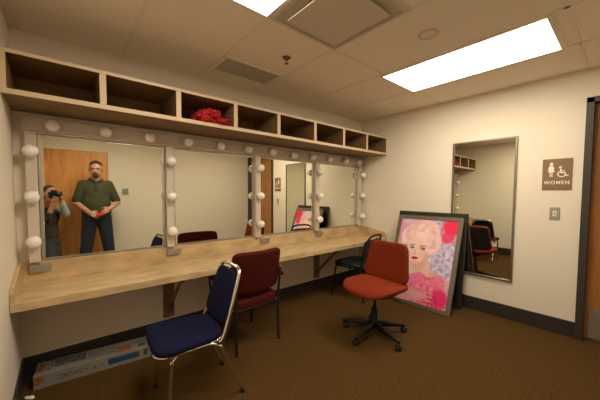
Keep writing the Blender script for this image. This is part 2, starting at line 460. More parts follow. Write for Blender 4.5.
t = empty('light_switch', 'steel switch plate on the right wall below the women sign', 'switch', (W - .001, -2.210, 1.118), R(-90))
MB().box((-.036, -.005, -.060), (.036, 0, .060), bevel=.002).build('switch_plate', M['plate'], t)
MB().box((-.014, -.007, -.026), (.014, -.004, .026)).build('toggle_surround', M['ivory'], t)
MB().box((-.005, -.018, -.004), (.005, -.005, .012)).build('toggle', M['hole'], t)
t = empty('light_switch', 'grey switch plate on the far wall beside the wooden door, seen in the mirror', 'switch', (1.165, D + .001, 1.345), PI)
MB().box((-.05, -.005, -.060), (.05, 0, .060), bevel=.002).build('switch_plate', M['plate'], t)
for s in (-1, 1): MB().box((s * .022 - .005, -.018, -.004), (s * .022 + .005, -.005, .012)).build('toggle', M['hole'], t)

# ------------------------------------------------------------------ red cloth in the third cubby
b = MB(); bm = b.bm
def crumple(c, rad, seed):
    t2 = bmesh.new(); bmesh.ops.create_icosphere(t2, subdivisions=5, radius=1)
    base = len(bm.verts); t2.verts.ensure_lookup_table(); t2.verts.index_update()
    V = []
    for v in t2.verts:
        p = v.co
        n = noise.noise(p * 2.2 + Vector((seed, 0, 0))); r1 = 1 - abs(noise.noise(p * 4.5 + Vector((0, seed, 0)))) * 1.5
        r2 = abs(noise.noise(p * 11 + Vector((0, 0, seed))))
        k = 1 + .30 * n - .42 * (1 - r1) + .22 * r2
        V.append(Vector((c[0] + p.x * rad[0] * k, c[1] + p.y * rad[1] * k, max(0.0, c[2] + p.z * rad[2] * k))))
    b._new(V, [[q.index for q in fc.verts] for fc in t2.faces]); t2.free()
crumple((0, .02, .045), (.145, .11, .10), 3.1)
crumple((-.085, -.02, .03), (.09, .10, .055), 9.4)
crumple((.11, -.03, .025), (.11, .10, .040), 5.7)
crumple((.03, -.02, .08), (.08, .09, .055), 1.3)
o = b.build('red_cloth', M['red']); o.location = (1.215, -.345, SB + .0305); o.scale = (.84, 1, .95)
tag(o, 'bright red crumpled cloth spilling out of the third cubby', 'cloth')

# ------------------------------------------------------------------ carton under the counter
b = MB(); L, Dp, Hh = .80, .185, .088
nx = 100
def cell(x, v):
    u = x / L
    w = (.50, .47, .41); blue = (.03, .13, .30); org = (.60, .17, .06); dk = (.10, .12, .18)
    rnd = noise.noise(Vector((x * 55, v * 9, .3)))
    return u, w, blue, org, dk, rnd
cols = []
def quad(p, c):
    vs = [b.bm.verts.new(q) for q in p]; fc = b.bm.faces.new(vs); cols.append(c)
nz, ny = 10, 16
for i in range(nx):
    xa, xb = -L / 2 + L * i / nx, -L / 2 + L * (i + 1) / nx
    for k in range(nz):
        za, zb = Hh * k / nz, Hh * (k + 1) / nz
        u, w, bl, og, dk, rn = cell(L * i / nx, k); c = w
        if u < .07 and 2 < k < 9 and rn > -.25: c = og
        elif .13 < u < .36 and 3 <= k <= 6 and noise.noise(Vector((u * 130, k * 2.1, 4))) > .05: c = (.20, .22, .27)
        elif .38 < u < .47 and 3 <= k <= 5 and rn > .1: c = (.25, .28, .33)
        elif .50 < u < .76 and 3 <= k <= 7: c = bl
        elif .79 < u < .83 and 3 <= k <= 7: c = dk
        elif .95 < u < .99 and 2 <= k <= 6: c = (.2, .22, .26)
        quad([(xa, -Dp / 2, za), (xb, -Dp / 2, za), (xb, -Dp / 2, zb), (xa, -Dp / 2, zb)], c)
        quad([(xb, Dp / 2, za), (xa, Dp / 2, za), (xa, Dp / 2, zb), (xb, Dp / 2, zb)], w)
    for k in range(ny):
        ya, yb2 = -Dp / 2 + Dp * k / ny, -Dp / 2 + Dp * (k + 1) / ny
        u, w, bl, og, dk, rn = cell(L * i / nx, k); c = w
        if u < .10 and k > 3 and rn > -.1: c = (.30, .12, .06)
        elif .12 < u < .34 and 6 <= k <= 14: c = (.07, .13, .2) if rn > -.12 else (.3, .33, .36)
        elif .36 < u < .58 and 3 <= k <= 12: c = (.36, .30, .24) if rn > 0 else w
        elif .58 < u < .70 and 2 <= k <= 9 and rn > -.3: c = og
        elif .76 < u < .82 and 3 <= k <= 6: c = dk
        elif .72 < u < .95 and 8 <= k <= 12 and rn > .05: c = (.22, .25, .3)
        quad([(xa, ya, Hh), (xb, ya, Hh), (xb, yb2, Hh), (xa, yb2, Hh)], c)
for s in (-1, 1):
    quad([(s * L / 2, -Dp / 2, 0), (s * L / 2, Dp / 2, 0), (s * L / 2, Dp / 2, Hh), (s * L / 2, -Dp / 2, Hh)], (.5, .47, .41))
quad([(-L / 2, -Dp / 2, 0), (-L / 2, Dp / 2, 0), (L / 2, Dp / 2, 0), (L / 2, -Dp / 2, 0)], (.5, .47, .41))
lay = b.bm.loops.layers.float_color.new('print')
b.bm.faces.ensure_lookup_table()
for fc, c in zip(b.bm.faces, cols):
    for lp in fc.loops: lp[lay] = (*[q * .42 for q in c], 1)
bmesh.ops.remove_doubles(b.bm, verts=b.bm.verts, dist=1e-5)
o = b.build('cardboard_box', M['boxprint']); o.location = (.472, -.160, .001); o.rotation_euler = (0, 0, R(-5))
tag(o, 'long flat printed white and blue carton on the floor under the counter', 'box')
b = MB(); b.sell((0, 0, .007), (.030, .016, .007), 1, 1, 16, 8, fn=lambda p: p + Vector((0, 0, .003 * math.sin(p.x * 160))))
o = b.build('paper_scrap', M['paper']); o.location = (.052, -.295, 0); o.rotation_euler = (0, 0, R(-40))
tag(o, 'small crumpled white paper scrap on the floor at the carton end', 'paper')

# ------------------------------------------------------------------ pictures leaning on the right wall
def framed(name, label, cat, loc, rx, rz, w, h, fw, th, fm, depth=.006):
    t = empty(name, label, cat, loc, rz, None, rx)
    f = MB()
    for a, c in (((-w / 2, 0, 0), (-w / 2 + fw, th, h)), ((w / 2 - fw, 0, 0), (w / 2, th, h)), ((-w / 2 + fw, 0, 0), (w / 2 - fw, th, fw)), ((-w / 2 + fw, 0, h - fw), (w / 2 - fw, th, h))):
        f.box(a, c, bevel=.005)
    f.build('picture_frame', fm, t)
    MB().box((-w / 2 + fw * .6, th * .55, fw * .6), (w / 2 - fw * .6, th * .75, h - fw * .6)).build('backing_board', M['backing'], t)
    return t
PW_, PH_, FW_ = .757, 1.086, .048
t = framed('framed_poster', 'pewter framed pink portrait poster leaning in front of a dark frame', 'poster', (3.315, -1.115, .004), -.345, R(-87.5), PW_, PH_, FW_, .028, M['pewter'])

def sstep(a, b2, x):
    x = max(0, min(1, (x - a) / (b2 - a))); return x * x * (3 - 2 * x)
def mix(c, d, k): return tuple(p + (q - p) * k for p, q in zip(c, d))
def ell(u, v, cx, cy, rx, ry, soft=.12, rot=0):
    du, dv = u - cx, v - cy
    if rot:
        a = R(rot); du, dv = du * math.cos(a) + dv * math.sin(a), -du * math.sin(a) + dv * math.cos(a)
    d = math.sqrt((du / rx) ** 2 + (dv / ry) ** 2); return 1 - sstep(1 - soft, 1 + soft, d)
def paint(u, v):
    """generic portrait: woman with pale swept-up hair in a pink ruffled dress; u to the right, v upward, both 0..1"""
    N = lambda s, o=0: noise.noise(Vector((u * s, v * s * 1.45, o)))
    c = mix((.50, .42, .62), (.74, .70, .84), .5 + .9 * N(14))
    c = mix(c, (.33, .27, .52), .75 * sstep(.10, .35, N(22, 5)))
    c = mix(c, (.80, .30, .45), .8 * (1 - sstep(.0, .16, u)) * sstep(.45, .62, v))
    c = mix(c, (.80, .03, .11), ell(u, v, .94, .93, .20, .10, .3))
    c = mix(c, (.80, .04, .14), ell(u, v, .86, .80, .12, .07, .4) * .9)
    # shoulders and chest
    skin = (.82, .56, .47)
    c = mix(c, (.78, .45, .43), ell(u, v, .50, .27, .50, .13, .1))
    c = mix(c, skin, ell(u, v, .46, .40, .20, .17, .12))
    # dress
    k = sstep(.29, .265, v + .025 * math.sin(u * 23)) if False else 1 - sstep(.325, .350, v + .022 * math.sin(u * 20 + 1))
    k *= 1 - sstep(.86, .95, u - (.3 - v) * .3)
    dress = mix((.80, .10, .26), (.86, .36, .48), .5 + .8 * N(17, 2))
    c = mix(c, dress, k)
    c = mix(c, (.72, .40, .38), ell(u, v, .30, .145, .42, .045, .2, -12) * .85)
    c = mix(c, (.84, .46, .52), ell(u, v, .40, .065, .40, .055, .3, 8) * .8)
    c = mix(c, (.82, .05, .22), ell(u, v, .88, .11, .13, .10, .3))
    c = mix(c, (.70, .03, .17), sstep(.05, .2, N(30, 7)) * ell(u, v, .80, .07, .22, .09, .3))
    # hair
    wv = math.sin(u * 16 + 9 * v + 3 * N(4, 3)) * .5 + .5
    hair = mix((.84, .50, .50), (.97, .78, .74), .25 + .55 * wv + .35 * N(9, 3))
    hk = max(ell(u, v, .40, .835, .31, .135, .08), ell(u, v, .62, .73, .15, .15, .12), ell(u, v, .17, .77, .11, .12, .12), ell(u, v, .48, .93, .20, .06, .15))
    c = mix(c, hair, hk)
    c = mix(c, (.70, .36, .44), hk * sstep(.15, .35, N(10, 9)) * .45)
    c = mix(c, (.86, .42, .52), ell(u, v, .30, .955, .16, .030, .4) * .7)
    # dark shade of the curl beside the cheek
    c = mix(c, (.16, .09, .14), ell(u, v, .175, .56, .055, .10, .3, 12))
    # face
    c = mix(c, (.76, .46, .40), ell(u, v, .44, .47, .12, .10, .15))
    c = mix(c, (.93, .66, .60), ell(u, v, .375, .612, .180, .165, .07, -5))
    c = mix(c, (.88, .44, .42), ell(u, v, .52, .565, .07, .05, .7) * .6)
    c = mix(c, (.86, .46, .42), ell(u, v, .27, .56, .05, .04, .7) * .5)
    for ex, ew in ((.285, .045), (.475, .052)):
        c = mix(c, (.30, .16, .14), ell(u, v, ex, .668, ew * 1.25, .0085, .3, 4) * .8)
        c = mix(c, (.10, .06, .08), ell(u, v, ex, .636, ew, .0145, .25))
        c = mix(c, (.82, .78, .80), ell(u, v, ex - ew * .5, .633, ew * .28, .007, .3))
        c = mix(c, (.22, .28, .40), ell(u, v, ex, .634, ew * .36, .009, .3))
    c = mix(c, (.74, .46, .38), ell(u, v, .355, .590, .012, .040, .5, 6) * .7)
    c = mix(c, (.50, .22, .19), ell(u, v, .355, .560, .030, .0075, .5) * .8)
    c = mix(c, (.56, .02, .06), ell(u, v, .365, .512, .062, .0175, .2, 4))
    c = mix(c, (.30, .01, .03), ell(u, v, .365, .513, .055, .0035, .4, 4))
    c = mix(c, (.70, .44, .37), ell(u, v, .40, .465, .10, .012, .6) * .6)
    # jewel at the ear
    c = mix(c, (.88, .86, .90), ell(u, v, .628, .52, .014, .022, .3))
    return c
nu, nv = 110, 158
pw, ph = PW_ - 2 * FW_ + .006, PH_ - 2 * FW_ + .006
b = MB(); V = []; F = []; CC = []
for j in range(nv + 1):
    for i in range(nu + 1):
        u, v = i / nu, j / nv
        V.append((-pw / 2 + pw * u, .008, FW_ - .003 + ph * v)); CC.append(paint(u, v))
for j in range(nv):
    for i in range(nu):
        a = j * (nu + 1) + i; F.append((a, a + 1, a + nu + 2, a + nu + 1))
me = bpy.data.meshes.new('poster_print'); me.from_pydata(V, [], F)
ca = me.color_attributes.new('print', 'FLOAT_COLOR', 'POINT')
for k, c in enumerate(CC): ca.data[k].color = (*[max(0, min(1, q)) ** 1.15 for q in c], 1)
me.materials.append(M['poster'])
o = bpy.data.objects.new('poster_print', me); C.objects.link(o); o.parent = t

t = framed('dark_framed_picture', 'larger dark frame leaning on the wall, mostly hidden behind the pink poster', 'picture', (3.628, -1.087, .002), -.105, R(-90), .818, 1.075, .055, .030, M['olive'])
MB().box((-.37, .010, .05), (.37, .016, 1.01)).build('picture_panel', M['blackp'], t)

# ------------------------------------------------------------------ chairs
def blue_chair():
    t = empty('stacking_chair', 'navy blue fabric banquet chair with chrome frame facing left', 'chair', (.814, -.888, 0), R(-94))
    sh = lambda p: Vector((p.x * (1 - .10 * (p.y / .2)), p.y, p.z + .012 * (1 - (p.x / .2) ** 2) * (1 if p.z > 0 else 0)))
    MB().sell((0, .0, .414), (.205, .205, .030), .55, .42, 56, 20, fn=sh).build('seat', M['blue'], t)
    r = .0105
    ring = []
    for sx, sy in ((-1, -1), (1, -1), (1, 1), (-1, 1)):
        for k in range(5):
            a = R({(-1, -1): 180, (1, -1): 270, (1, 1): 0, (-1, 1): 90}[(sx, sy)] + 22.5 * k)
            wx = .195 if sy < 0 else .172
            ring.append((sx * (wx - .07) + .07 * math.cos(a), sy * .125 + .07 * math.sin(a), .392))
    MB().tube(ring, r, 10, closed=True).build('seat_frame', M['chrome'], t)
    for sx in (-1, 1):
        l = MB().tube([(sx * .186, .0, .390), (sx * .188, -.07, .388), (sx * .190, -.105, .360), (sx * .190, -.118, .32), (sx * .190, -.135, .012)], r, 10, smooth=5).build('leg', M['chrome'], t)
        MB().lathe([(.014, 0), (.014, .022), (.011, .024)], 12, Matrix.Translation((sx * .190, -.135, 0))).build('rubber_foot', M['rubber'], l)
        l = MB().tube([(sx * .184, .0, .390), (sx * .182, .10, .388), (sx * .180, .155, .360), (sx * .180, .185, .32), (sx * .178, .315, .012)], r, 10, smooth=5).build('leg', M['chrome'], t)
        MB().lathe([(.014, 0), (.014, .022), (.011, .024)], 12, Matrix.Translation((sx * .178, .317, 0))).build('rubber_foot', M['rubber'], l)
    bp = [(-.185, .165, .40), (-.184, .19, .46), (-.176, .225, .62), (-.158, .262, .80), (-.140, .275, .850), (-.100, .280, .868), (0, .281, .872),
          (.100, .280, .868), (.140, .275, .850), (.158, .262, .80), (.176, .225, .62), (.184, .19, .46), (.185, .165, .40)]
    bp = [(x, y + max(0, z - .40) * .085, .380 + (z - .40) * .90) for x, y, z in bp]
    MB().tube(bp, .0125, 12, smooth=4).build('back_frame', M['chrome'], t)
    ax = Vector((0, .095, .40)).normalized()
    mt = Matrix.Translation((0, .246, .627)) @ Matrix.Rotation(-math.atan2(.110, .36), 4, 'X')
    sh2 = lambda p: Vector((p.x * (1 - .16 * p.z / .165), p.y, p.z))
    MB().sell((0, 0, 0), (.166, .020, .166), .35, .7, 48, 24, mtx=mt, fn=sh2).build('backrest', M['blue'], t)
    return t
blue_chair()

def maroon_chair():
    t = empty('armchair', 'maroon upholstered armchair tucked under the counter with its back turned', 'chair', (1.478, -.475, 0), R(183))
    MB().sell((0, -.01, .385), (.224, .235, .056), .45, .3, 56, 20).build('seat', M['maroon'], t)
    mt = Matrix.Translation((0, .243, .643)) @ Matrix.Rotation(R(-9), 4, 'X')
    sh = lambda p: Vector((p.x, p.y + .05 * (p.x / .22) ** 2 * -1, p.z + .008 * (1 - (p.x / .22) ** 2)))
    MB().sell((0, 0, 0), (.236, .030, .172), .22, .36, 56, 24, mtx=mt, fn=sh).build('backrest', M['maroon'], t)
    for sx in (-1, 1):
        x = sx * .215
        l = MB().tube([(x, .225, .010), (x, .215, .36), (x, .235, .55), (x * .97, .255, .66)], .0115, 10, smooth=5).build('leg', M['bronze'], t)
        MB().lathe([(.015, 0), (.015, .018), (.012, .02)], 12, Matrix.Translation((x, .226, 0))).build('rubber_foot', M['rubber'], l)
        l = MB().tube([(x, -.20, .010), (x, -.195, .36)], .0115, 10).build('leg', M['bronze'], t)
        MB().lathe([(.015, 0), (.015, .018), (.012, .02)], 12, Matrix.Translation((x, -.20, 0))).build('rubber_foot', M['rubber'], l)
        a = MB().tube([(x, -.195, .34), (x * 1.09, -.19, .50), (x * 1.19, -.16, .545), (x * 1.19, -.05, .562), (x * 1.19, .15, .562), (x * 1.03, .225, .560)], .010, 10, smooth=5).build('arm', M['bronze'], t)
        MB().sell((x * 1.19, .05, .578), (.028, .185, .024), .6, .4, 24, 14).build('arm_pad', M['maroon'], a)
    fr = MB().tube([(-.205, .215, .352), (.205, .215, .352)], .009, 8).tube([(-.205, -.195, .352), (.205, -.195, .352)], .009, 8)
    fr.tube([(-.213, .215, .352), (-.213, -.195, .352)], .009, 8).tube([(.213, .215, .352), (.213, -.195, .352)], .009, 8)
    fr.build('seat_frame', M['bronze'], t)
maroon_chair()

def black_chair():
    t = empty('stacking_chair', 'black stacking chair with a handle slot in its back, behind the orange chair', 'chair', (3.105, -.440, 0), R(190))
    MB().sell((0, 0, .436), (.218, .218, .036), .75, .5, 48, 16, fn=lambda p: p + Vector((0, 0, -.03 * (p.y / .215) ** 2 if p.y > 0 else -.02 * (p.y / .215) ** 2))).build('seat', M['blackv'], t)
    mt = Matrix.Translation((0, .232, .605)) @ Matrix.Rotation(R(-10), 4, 'X')
    MB().sell((0, 0, 0), (.185, .014, .140), .3, .5, 48, 20, mtx=mt, fn=lambda p: p + Vector((0, -.035 * (p.x / .19) ** 2, 0))).build('backrest', M['blackv'], t)
    MB().tube([(x * 1.04, y, .40 + (z - .40) * .92) for x, y, z in [(-.19, .165, .40), (-.188, .20, .50), (-.185, .225, .62), (-.172, .250, .75), (-.155, .265, .80), (-.10, .275, .825), (0, .278, .83), (.10, .275, .825), (.155, .265, .80),
               (.172, .250, .75), (.185, .225, .62), (.188, .20, .50), (.19, .165, .40)]], .013, 10, smooth=4).build('back_frame', M['blackp'], t)
    for sx in (-1, 1):
        x = sx * .195
        l = MB().tube([(x, .165, .40), (x, .17, .36), (x * 1.04, .225, .010)], .011, 10, smooth=4).build('leg', M['blackp'], t)
        l = MB().tube([(x, -.15, .40), (x, -.165, .36), (x * 1.04, -.215, .010)], .011, 10, smooth=4).build('leg', M['blackp'], t)
    f = MB()
    f.tube([(-.195, .165, .398), (-.195, -.15, .398), (.195, -.15, .398), (.195, .165, .398)], .011, 10, closed=True)
    f.build('seat_frame', M['blackp'], t)
    for sx in (-1, 1):
        for y in (.225, -.215):
            MB().lathe([(.015, 0), (.015, .014), (.011, .016)], 12, Matrix.Translation((sx * .195 * 1.04, y, 0))).build('glide', M['rubber'], t)
black_chair()

def task_chair():
    t = empty('task_chair', 'rust orange swivel office chair on black five star caster base', 'chair', (2.425, -1.195, 0), R(-94))
    # base
    for k in range(5):
        a = R(94 + 40 + 72 * k); c, s = math.cos(a), math.sin(a)
        mt = Matrix.Rotation(a, 4, 'Z')
        l = MB()
        V = []
        for (x, w, z0, z1) in ((.025, .026, .085, .125), (.16, .022, .073, .107), (.285, .016, .062, .084), (.300, .012, .062, .080)):
            V += [mt @ Vector((x, -w, z0)), mt @ Vector((x, w, z0)), mt @ Vector((x, w * .8, z1)), mt @ Vector((x, -w * .8, z1))]
        F = [(0, 1, 2, 3), (12, 15, 14, 13)]
        for i in range(3):
            for q in range(4): F.append((i * 4 + q, i * 4 + (q + 1) % 4, i * 4 + 4 + (q + 1) % 4, i * 4 + 4 + q))
        l._new(V, F)
        leg = l.build('base_arm', M['blackp'], t)
        w = MB(); cx, cy = .285 * c, .285 * s
        b2 = a + 1.1 + k
        ax = Vector((math.cos(b2), math.sin(b2), 0)); fw = Vector((-ax.y, ax.x, 0)) * .012
        for sg in (-1, 1):
            p = Vector((cx, cy, .027)) + fw + ax * sg * .013
            rot = ax.to_track_quat('Z', 'Y').to_matrix().to_4x4()
            w.lathe([(.0, -.008), (.022, -.008), (.0268, -.005), (.0268, .005), (.022, .008), (0, .008)], 22, Matrix.Translation(p) @ rot)
        w.tube([(cx, cy, .070), (cx + fw.x * .3, cy + fw.y * .3, .045), (cx + fw.x, cy + fw.y, .028)], .007, 8)
        w.build('caster', M['rubber'], leg)
    MB().lathe([(.034, .070), (.038, .085), (.038, .130), (.030, .140), (.030, .250), (.024, .255)], 24).build('column_cover', M['blackp'], t)
    MB().lathe([(.014, .25), (.014, .385)], 16).build('gas_lift', M['bronze'], t)
    m = MB().box((-.075, -.10, .375), (.075, .13, .405), bevel=.008).tube([(.06, .02, .388), (.20, .02, .385), (.235, .02, .380)], .0055, 8)
    m.build('tilt_mechanism', M['blackp'], t)
    sh = lambda p: p + Vector((0, 0, .014 * (p.x / .24) ** 2 - (.030 * ((-p.y - .1) / .13) ** 2 if p.y < -.1 else 0)))
    MB().sell((0, -.005, .454), (.256, .240, .038), .62, .60, 60, 22, fn=sh).build('seat', M['orange'], t)
    MB().sell((0, -.01, .415), (.19, .18, .018), .5, .55, 48, 12).build('seat_pan', M['blackp'], t)
    mt = Matrix.Translation((0, .205, .655)) @ Matrix.Rotation(R(-9), 4, 'X')
    sh2 = lambda p: Vector((p.x * (1 - .10 * p.z / .17), p.y - .035 * (p.x / .2) ** 2, p.z))
    MB().sell((0, 0, 0), (.216, .030, .182), .28, .45, 56, 26, mtx=mt, fn=sh2).build('backrest', M['orange'], t)
    mt2 = Matrix.Translation((0, .228, .652)) @ Matrix.Rotation(R(-9), 4, 'X')
    MB().sell((0, 0, 0), (.210, .018, .174), .28, .45, 48, 22, mtx=mt2, fn=sh2).build('back_shell', M['blackp'], t)
    j = MB(); pts = [(0, .10, .392), (0, .20, .395), (0, .255, .43), (0, .258, .52), (0, .262, .62)]
    for dx in (-.018, 0, .018): j.tube([(x + dx, y, z) for x, y, z in pts], .010, 8, smooth=5)
    j.build('back_support', M['blackp'], t)
task_chair()

# ------------------------------------------------------------------ people
def fused(name, prims, voxel, mats, parent, off=(0, 0, 0), smooth=3, paintfn=None):
    b = MB()
    for p in prims:
        if p[0] == 'cap':
            _, a, ra, c, rb = p; a, c = Vector(a), Vector(c)
            ax = (c - a); L = ax.length; q = ax.to_track_quat('Z', 'Y').to_matrix().to_4x4()
            pr = []
            for k in range(7): th = PI / 2 * k / 6; pr.append((ra * math.sin(th), -ra * math.cos(th)))
            for k in range(7): th = PI / 2 * k / 6; pr.append((rb * math.cos(th), L + rb * math.sin(th)))
            pr[0] = (0, pr[0][1]); pr[-1] = (0, pr[-1][1])
            b.lathe(pr, 20, Matrix.Translation(a) @ q)
        else:
            _, c, r, rot = p
            mt = Matrix.Rotation(R(rot[2]), 4, 'Z') @ Matrix.Rotation(R(rot[1]), 4, 'Y') @ Matrix.Rotation(R(rot[0]), 4, 'X')
            t2 = bmesh.new(); bmesh.ops.create_uvsphere(t2, u_segments=28, v_segments=18, radius=1)
            t2.verts.index_update()
            b._new([mt @ Vector((v.co.x * r[0], v.co.y * r[1], v.co.z * r[2])) + Vector(c) for v in t2.verts], [[v.index for v in fc.verts] for fc in t2.faces]); t2.free()
    bmesh.ops.remove_doubles(b.bm, verts=b.bm.verts, dist=1e-6)
    o = b.build('tmp_body', mats)
    md = o.modifiers.new('r', 'REMESH'); md.mode = 'VOXEL'; md.voxel_size = voxel; md.use_smooth_shade = True
    if smooth:
        ms = o.modifiers.new('s', 'SMOOTH'); ms.factor = .5; ms.iterations = smooth
    dg = bpy.context.evaluated_depsgraph_get(); me = bpy.data.meshes.new_from_object(o.evaluated_get(dg))
    bpy.data.objects.remove(o)
    me.name = name; me.materials.clear()
    for m in (mats if isinstance(mats, (list, tuple)) else [mats]): me.materials.append(m)
    me.transform(Matrix.Translation(Vector(off)))
    for p in me.polygons:
        p.use_smooth = True
        p.material_index = paintfn(p.center - Vector(off)) if paintfn else 0
    q = bpy.data.objects.new(name, me); C.objects.link(q); q.parent = parent
    return q
cap = lambda a, ra, c, rb: ('cap', a, ra, c, rb)
els = lambda c, r, rot=(0, 0, 0): ('ell', c, r, rot)

def head_prims(hm, s=1.0):
    """primitives of a head in a frame whose origin is the head centre, facing +y"""
    P = [els((0, -.012, .022), (.080, .096, .098)), els((0, .008, -.042), (.068, .077, .080)), els((0, .046, -.085), (.042, .034, .030)),
         els((-.080, -.012, -.008), (.010, .020, .032)), els((.080, -.012, -.008), (.010, .020, .032)),
         cap((0, .086, .012), .0085, (0, .103, -.024), .013), els((0, .093, -.030), (.019, .012, .010)),
         els((0, .076, .030), (.052, .016, .011)), els((0, .084, -.058), (.026, .010, .009)), cap((0, -.03, -.05), .058, (0, -.035, -.155), .060)]
    P = [(p[0], tuple(k * s for k in p[1]), p[2] * s, tuple(k * s for k in p[3]), p[4] * s) if p[0] == 'cap' else (p[0], tuple(k * s for k in p[1]), tuple(k * s for k in p[2]), p[3]) for p in P]
    out = []
    for p in P:
        if p[0] == 'cap': out.append(cap(hm @ Vector(p[1]), p[2], hm @ Vector(p[3]), p[4]))
        else:
            e = hm.to_euler(); out.append(els(hm @ Vector(p[1]), p[2], tuple(math.degrees(k) for k in e)))
    return out
def hand_prims(wrist, d, nrm, side, curl, L=.185):
    """wrist point, d towards the fingers, nrm out of the back of the hand, side towards the thumb"""
    w, d, n = Vector(wrist), Vector(d).normalized(), Vector(nrm).normalized()
    n = (n - d * n.dot(d)).normalized(); s = d.cross(n) * side
    P = [cap(w, .027, w + d * .03, .028)]
    for k in range(4):
        P.append(cap(w + d * .022 + s * (.024 - .016 * k), .0135, w + d * (.090 - .004 * abs(k - 1)) + s * (.030 - .0195 * k), .0115))
    for k, ln in enumerate((.072, .080, .074, .058)):
        p0 = w + d * (.090 - .004 * abs(k - 1)) + s * (.030 - .0195 * k)
        a = curl; p = p0; rr = .0100
        for sg, fr in enumerate((.45, .30, .25)):
            dd = d * math.cos(a) - n * math.sin(a)
            q = p + dd * ln * fr; P.append(cap(p, rr, q, rr * .93)); p = q; rr *= .93; a += curl * .9
    p0 = w + d * .028 + s * .028; q = p0 + (d * .55 + s * .75 - n * .25).normalized() * .045
    P.append(cap(p0, .0155, q, .0115)); P.append(cap(q, .0115, q + (d * .9 + s * .2 - n * .35).normalized() * .034, .0095))
    return P
def face_paint(hm, s=1.0):
    inv = (hm @ Matrix.Scale(s, 4)).inverted()
    def fn(c):
        q = inv @ c
        if q.y < .05 or abs(q.z) > .13: return 0
        for sx in (-1, 1):
            e = ((q.x - sx * .031) / .0145) ** 2 + ((q.z - .006) / .0062) ** 2
            if e < 1: return 3 if abs(q.x - sx * .031) < .0062 else 2
            if abs(q.x - sx * .032) < .020 and abs(q.z - (.029 - .15 * abs(abs(q.x) - .03))) < .0032: return 4
        if (q.x / .025) ** 2 + ((q.z + .060) / .0075) ** 2 < 1 and q.y > .065: return 1
        return 0
    return fn
SKIN = [M['skin'], M['lips'], M['eyew'], M['iris'], M['hair']]

# the man in the green polo, standing before the wooden door and looking at the mirror
mx, my = .680, -2.965
pm = empty('person', 'standing bearded person in dark green polo and jeans, reflected in the leftmost mirror', 'person', (mx, my, 0))
def on_head(hm, ps, s=1.0):
    e = tuple(math.degrees(k) for k in hm.to_euler()); return [els(hm @ (Vector(a) * s), tuple(k * s for k in r), e) for a, r in ps]
HS = 1.12
hm = Matrix.Translation((.0, .055, 1.695)) @ Matrix.Rotation(R(8), 4, 'Z') @ Matrix.Rotation(R(-10), 4, 'X')
shl, shr = (-.170, -.005, 1.455), (.170, -.005, 1.455)
ell_, elr = (-.268, -.010, 1.160), (.290, -.005, 1.155)
wl, wr_ = (-.110, .185, 1.010), (.165, .190, 1.065)
torso = [els((0, 0, 1.34), (.178, .118, .17)), els((0, .02, 1.14), (.186, .130, .20)), els((0, 0, .95), (.182, .128, .13)), cap((-.12, -.01, 1.455), .064, (.12, -.01, 1.455), .064)]
def limbs(k=0.0):
    return [cap(shl, .060 + k, ell_, .048 + k), cap(shr, .060 + k, elr, .048 + k)]
legs = []; FT = (-.195, .185)
for sx, fx in ((-1, FT[0]), (1, FT[1])):
    legs += [cap((sx * .092, 0, .92), .100, (sx * .140, .015, .50), .070), cap((sx * .140, .015, .50), .068, (fx, -.02, .10), .045)]
feet = []
for fx in FT: feet += [cap((fx, -.035, .060), .038, (fx * 1.12, .15, .040), .034)]
hl = hand_prims(wl, (.75, .45, -.52), (-.35, .75, .55), 1, .55)
hr = hand_prims(wr_, (-.75, .35, -.42), (.35, .75, .55), -1, .55)
body = torso + limbs() + legs + feet + [cap(ell_, .048, wl, .031), cap(elr, .048, wr_, .031)] + hl + hr + head_prims(hm, HS)
body += [cap((0, -.015, 1.45), .074, (0, .005, 1.575), .066)]
fused('body', body, .0044, SKIN, pm, smooth=2, paintfn=face_paint(hm, HS))
g = .012
shirt = [els((0, 0, 1.34), (.178 + g, .118 + g, .17)), els((0, .022, 1.14), (.188 + g, .132 + g, .21)), els((0, .005, .985), (.186 + g, .136 + g, .105)), cap((0, .01, 1.02), .150, (0, .005, 1.26), .150),
         cap((-.10, .005, 1.00), .105, (-.08, 0, 1.32), .105), cap((.10, .005, 1.00), .105, (.08, 0, 1.32), .105),
         cap((-.125, -.01, 1.450), .064 + g, (.125, -.01, 1.450), .064 + g), cap((-.05, -.012, 1.50), .060, (.05, -.012, 1.50), .060),
         cap(shl, .060 + g, tuple(Vector(shl).lerp(Vector(ell_), .84)), .055 + g), cap(shr, .060 + g, tuple(Vector(shr).lerp(Vector(elr), .84)), .055 + g)]
sh_o = fused('polo_shirt', shirt, .008, M['polo'], pm, smooth=6)
c = MB(); rg = []
for k in range(24):
    a = 2 * PI * k / 24 + PI / 2
    rg.append((.084 * math.cos(a), .004 + .080 * math.sin(a), 1.545 - .022 * math.sin(a) - .03 * max(0, math.sin(a)) ** 6))
c.tube(rg, .014, 8, closed=True)
c.build('collar', M['polo'], sh_o)
mp_ = Matrix.Translation((0, .112, 1.43)) @ Matrix.Rotation(R(12), 4, 'X')
MB().box((-.015, .0, -.075), (.015, .022, .075), bevel=.004, mtx=mp_).build('placket', M['polo'], sh_o)
for z in (-.045, 0, .045): MB().lathe([(.0055, 0), (.0055, .003), (0, .0035)], 10, mp_ @ Matrix.Translation((0, .021, z)) @ Matrix.Rotation(-PI / 2, 4, 'X')).build('button', M['button'], sh_o)
tr = [els((0, 0, .95), (.182 + .007, .128 + .007, .13))]
for sx, fx in ((-1, FT[0]), (1, FT[1])):
    tr += [cap((sx * .092, 0, .92), .112, (sx * .140, .015, .50), .088), cap((sx * .140, .015, .50), .088, (fx, -.02, .12), .070)]
fused('jeans', tr, .009, M['jeans'], pm, smooth=4)
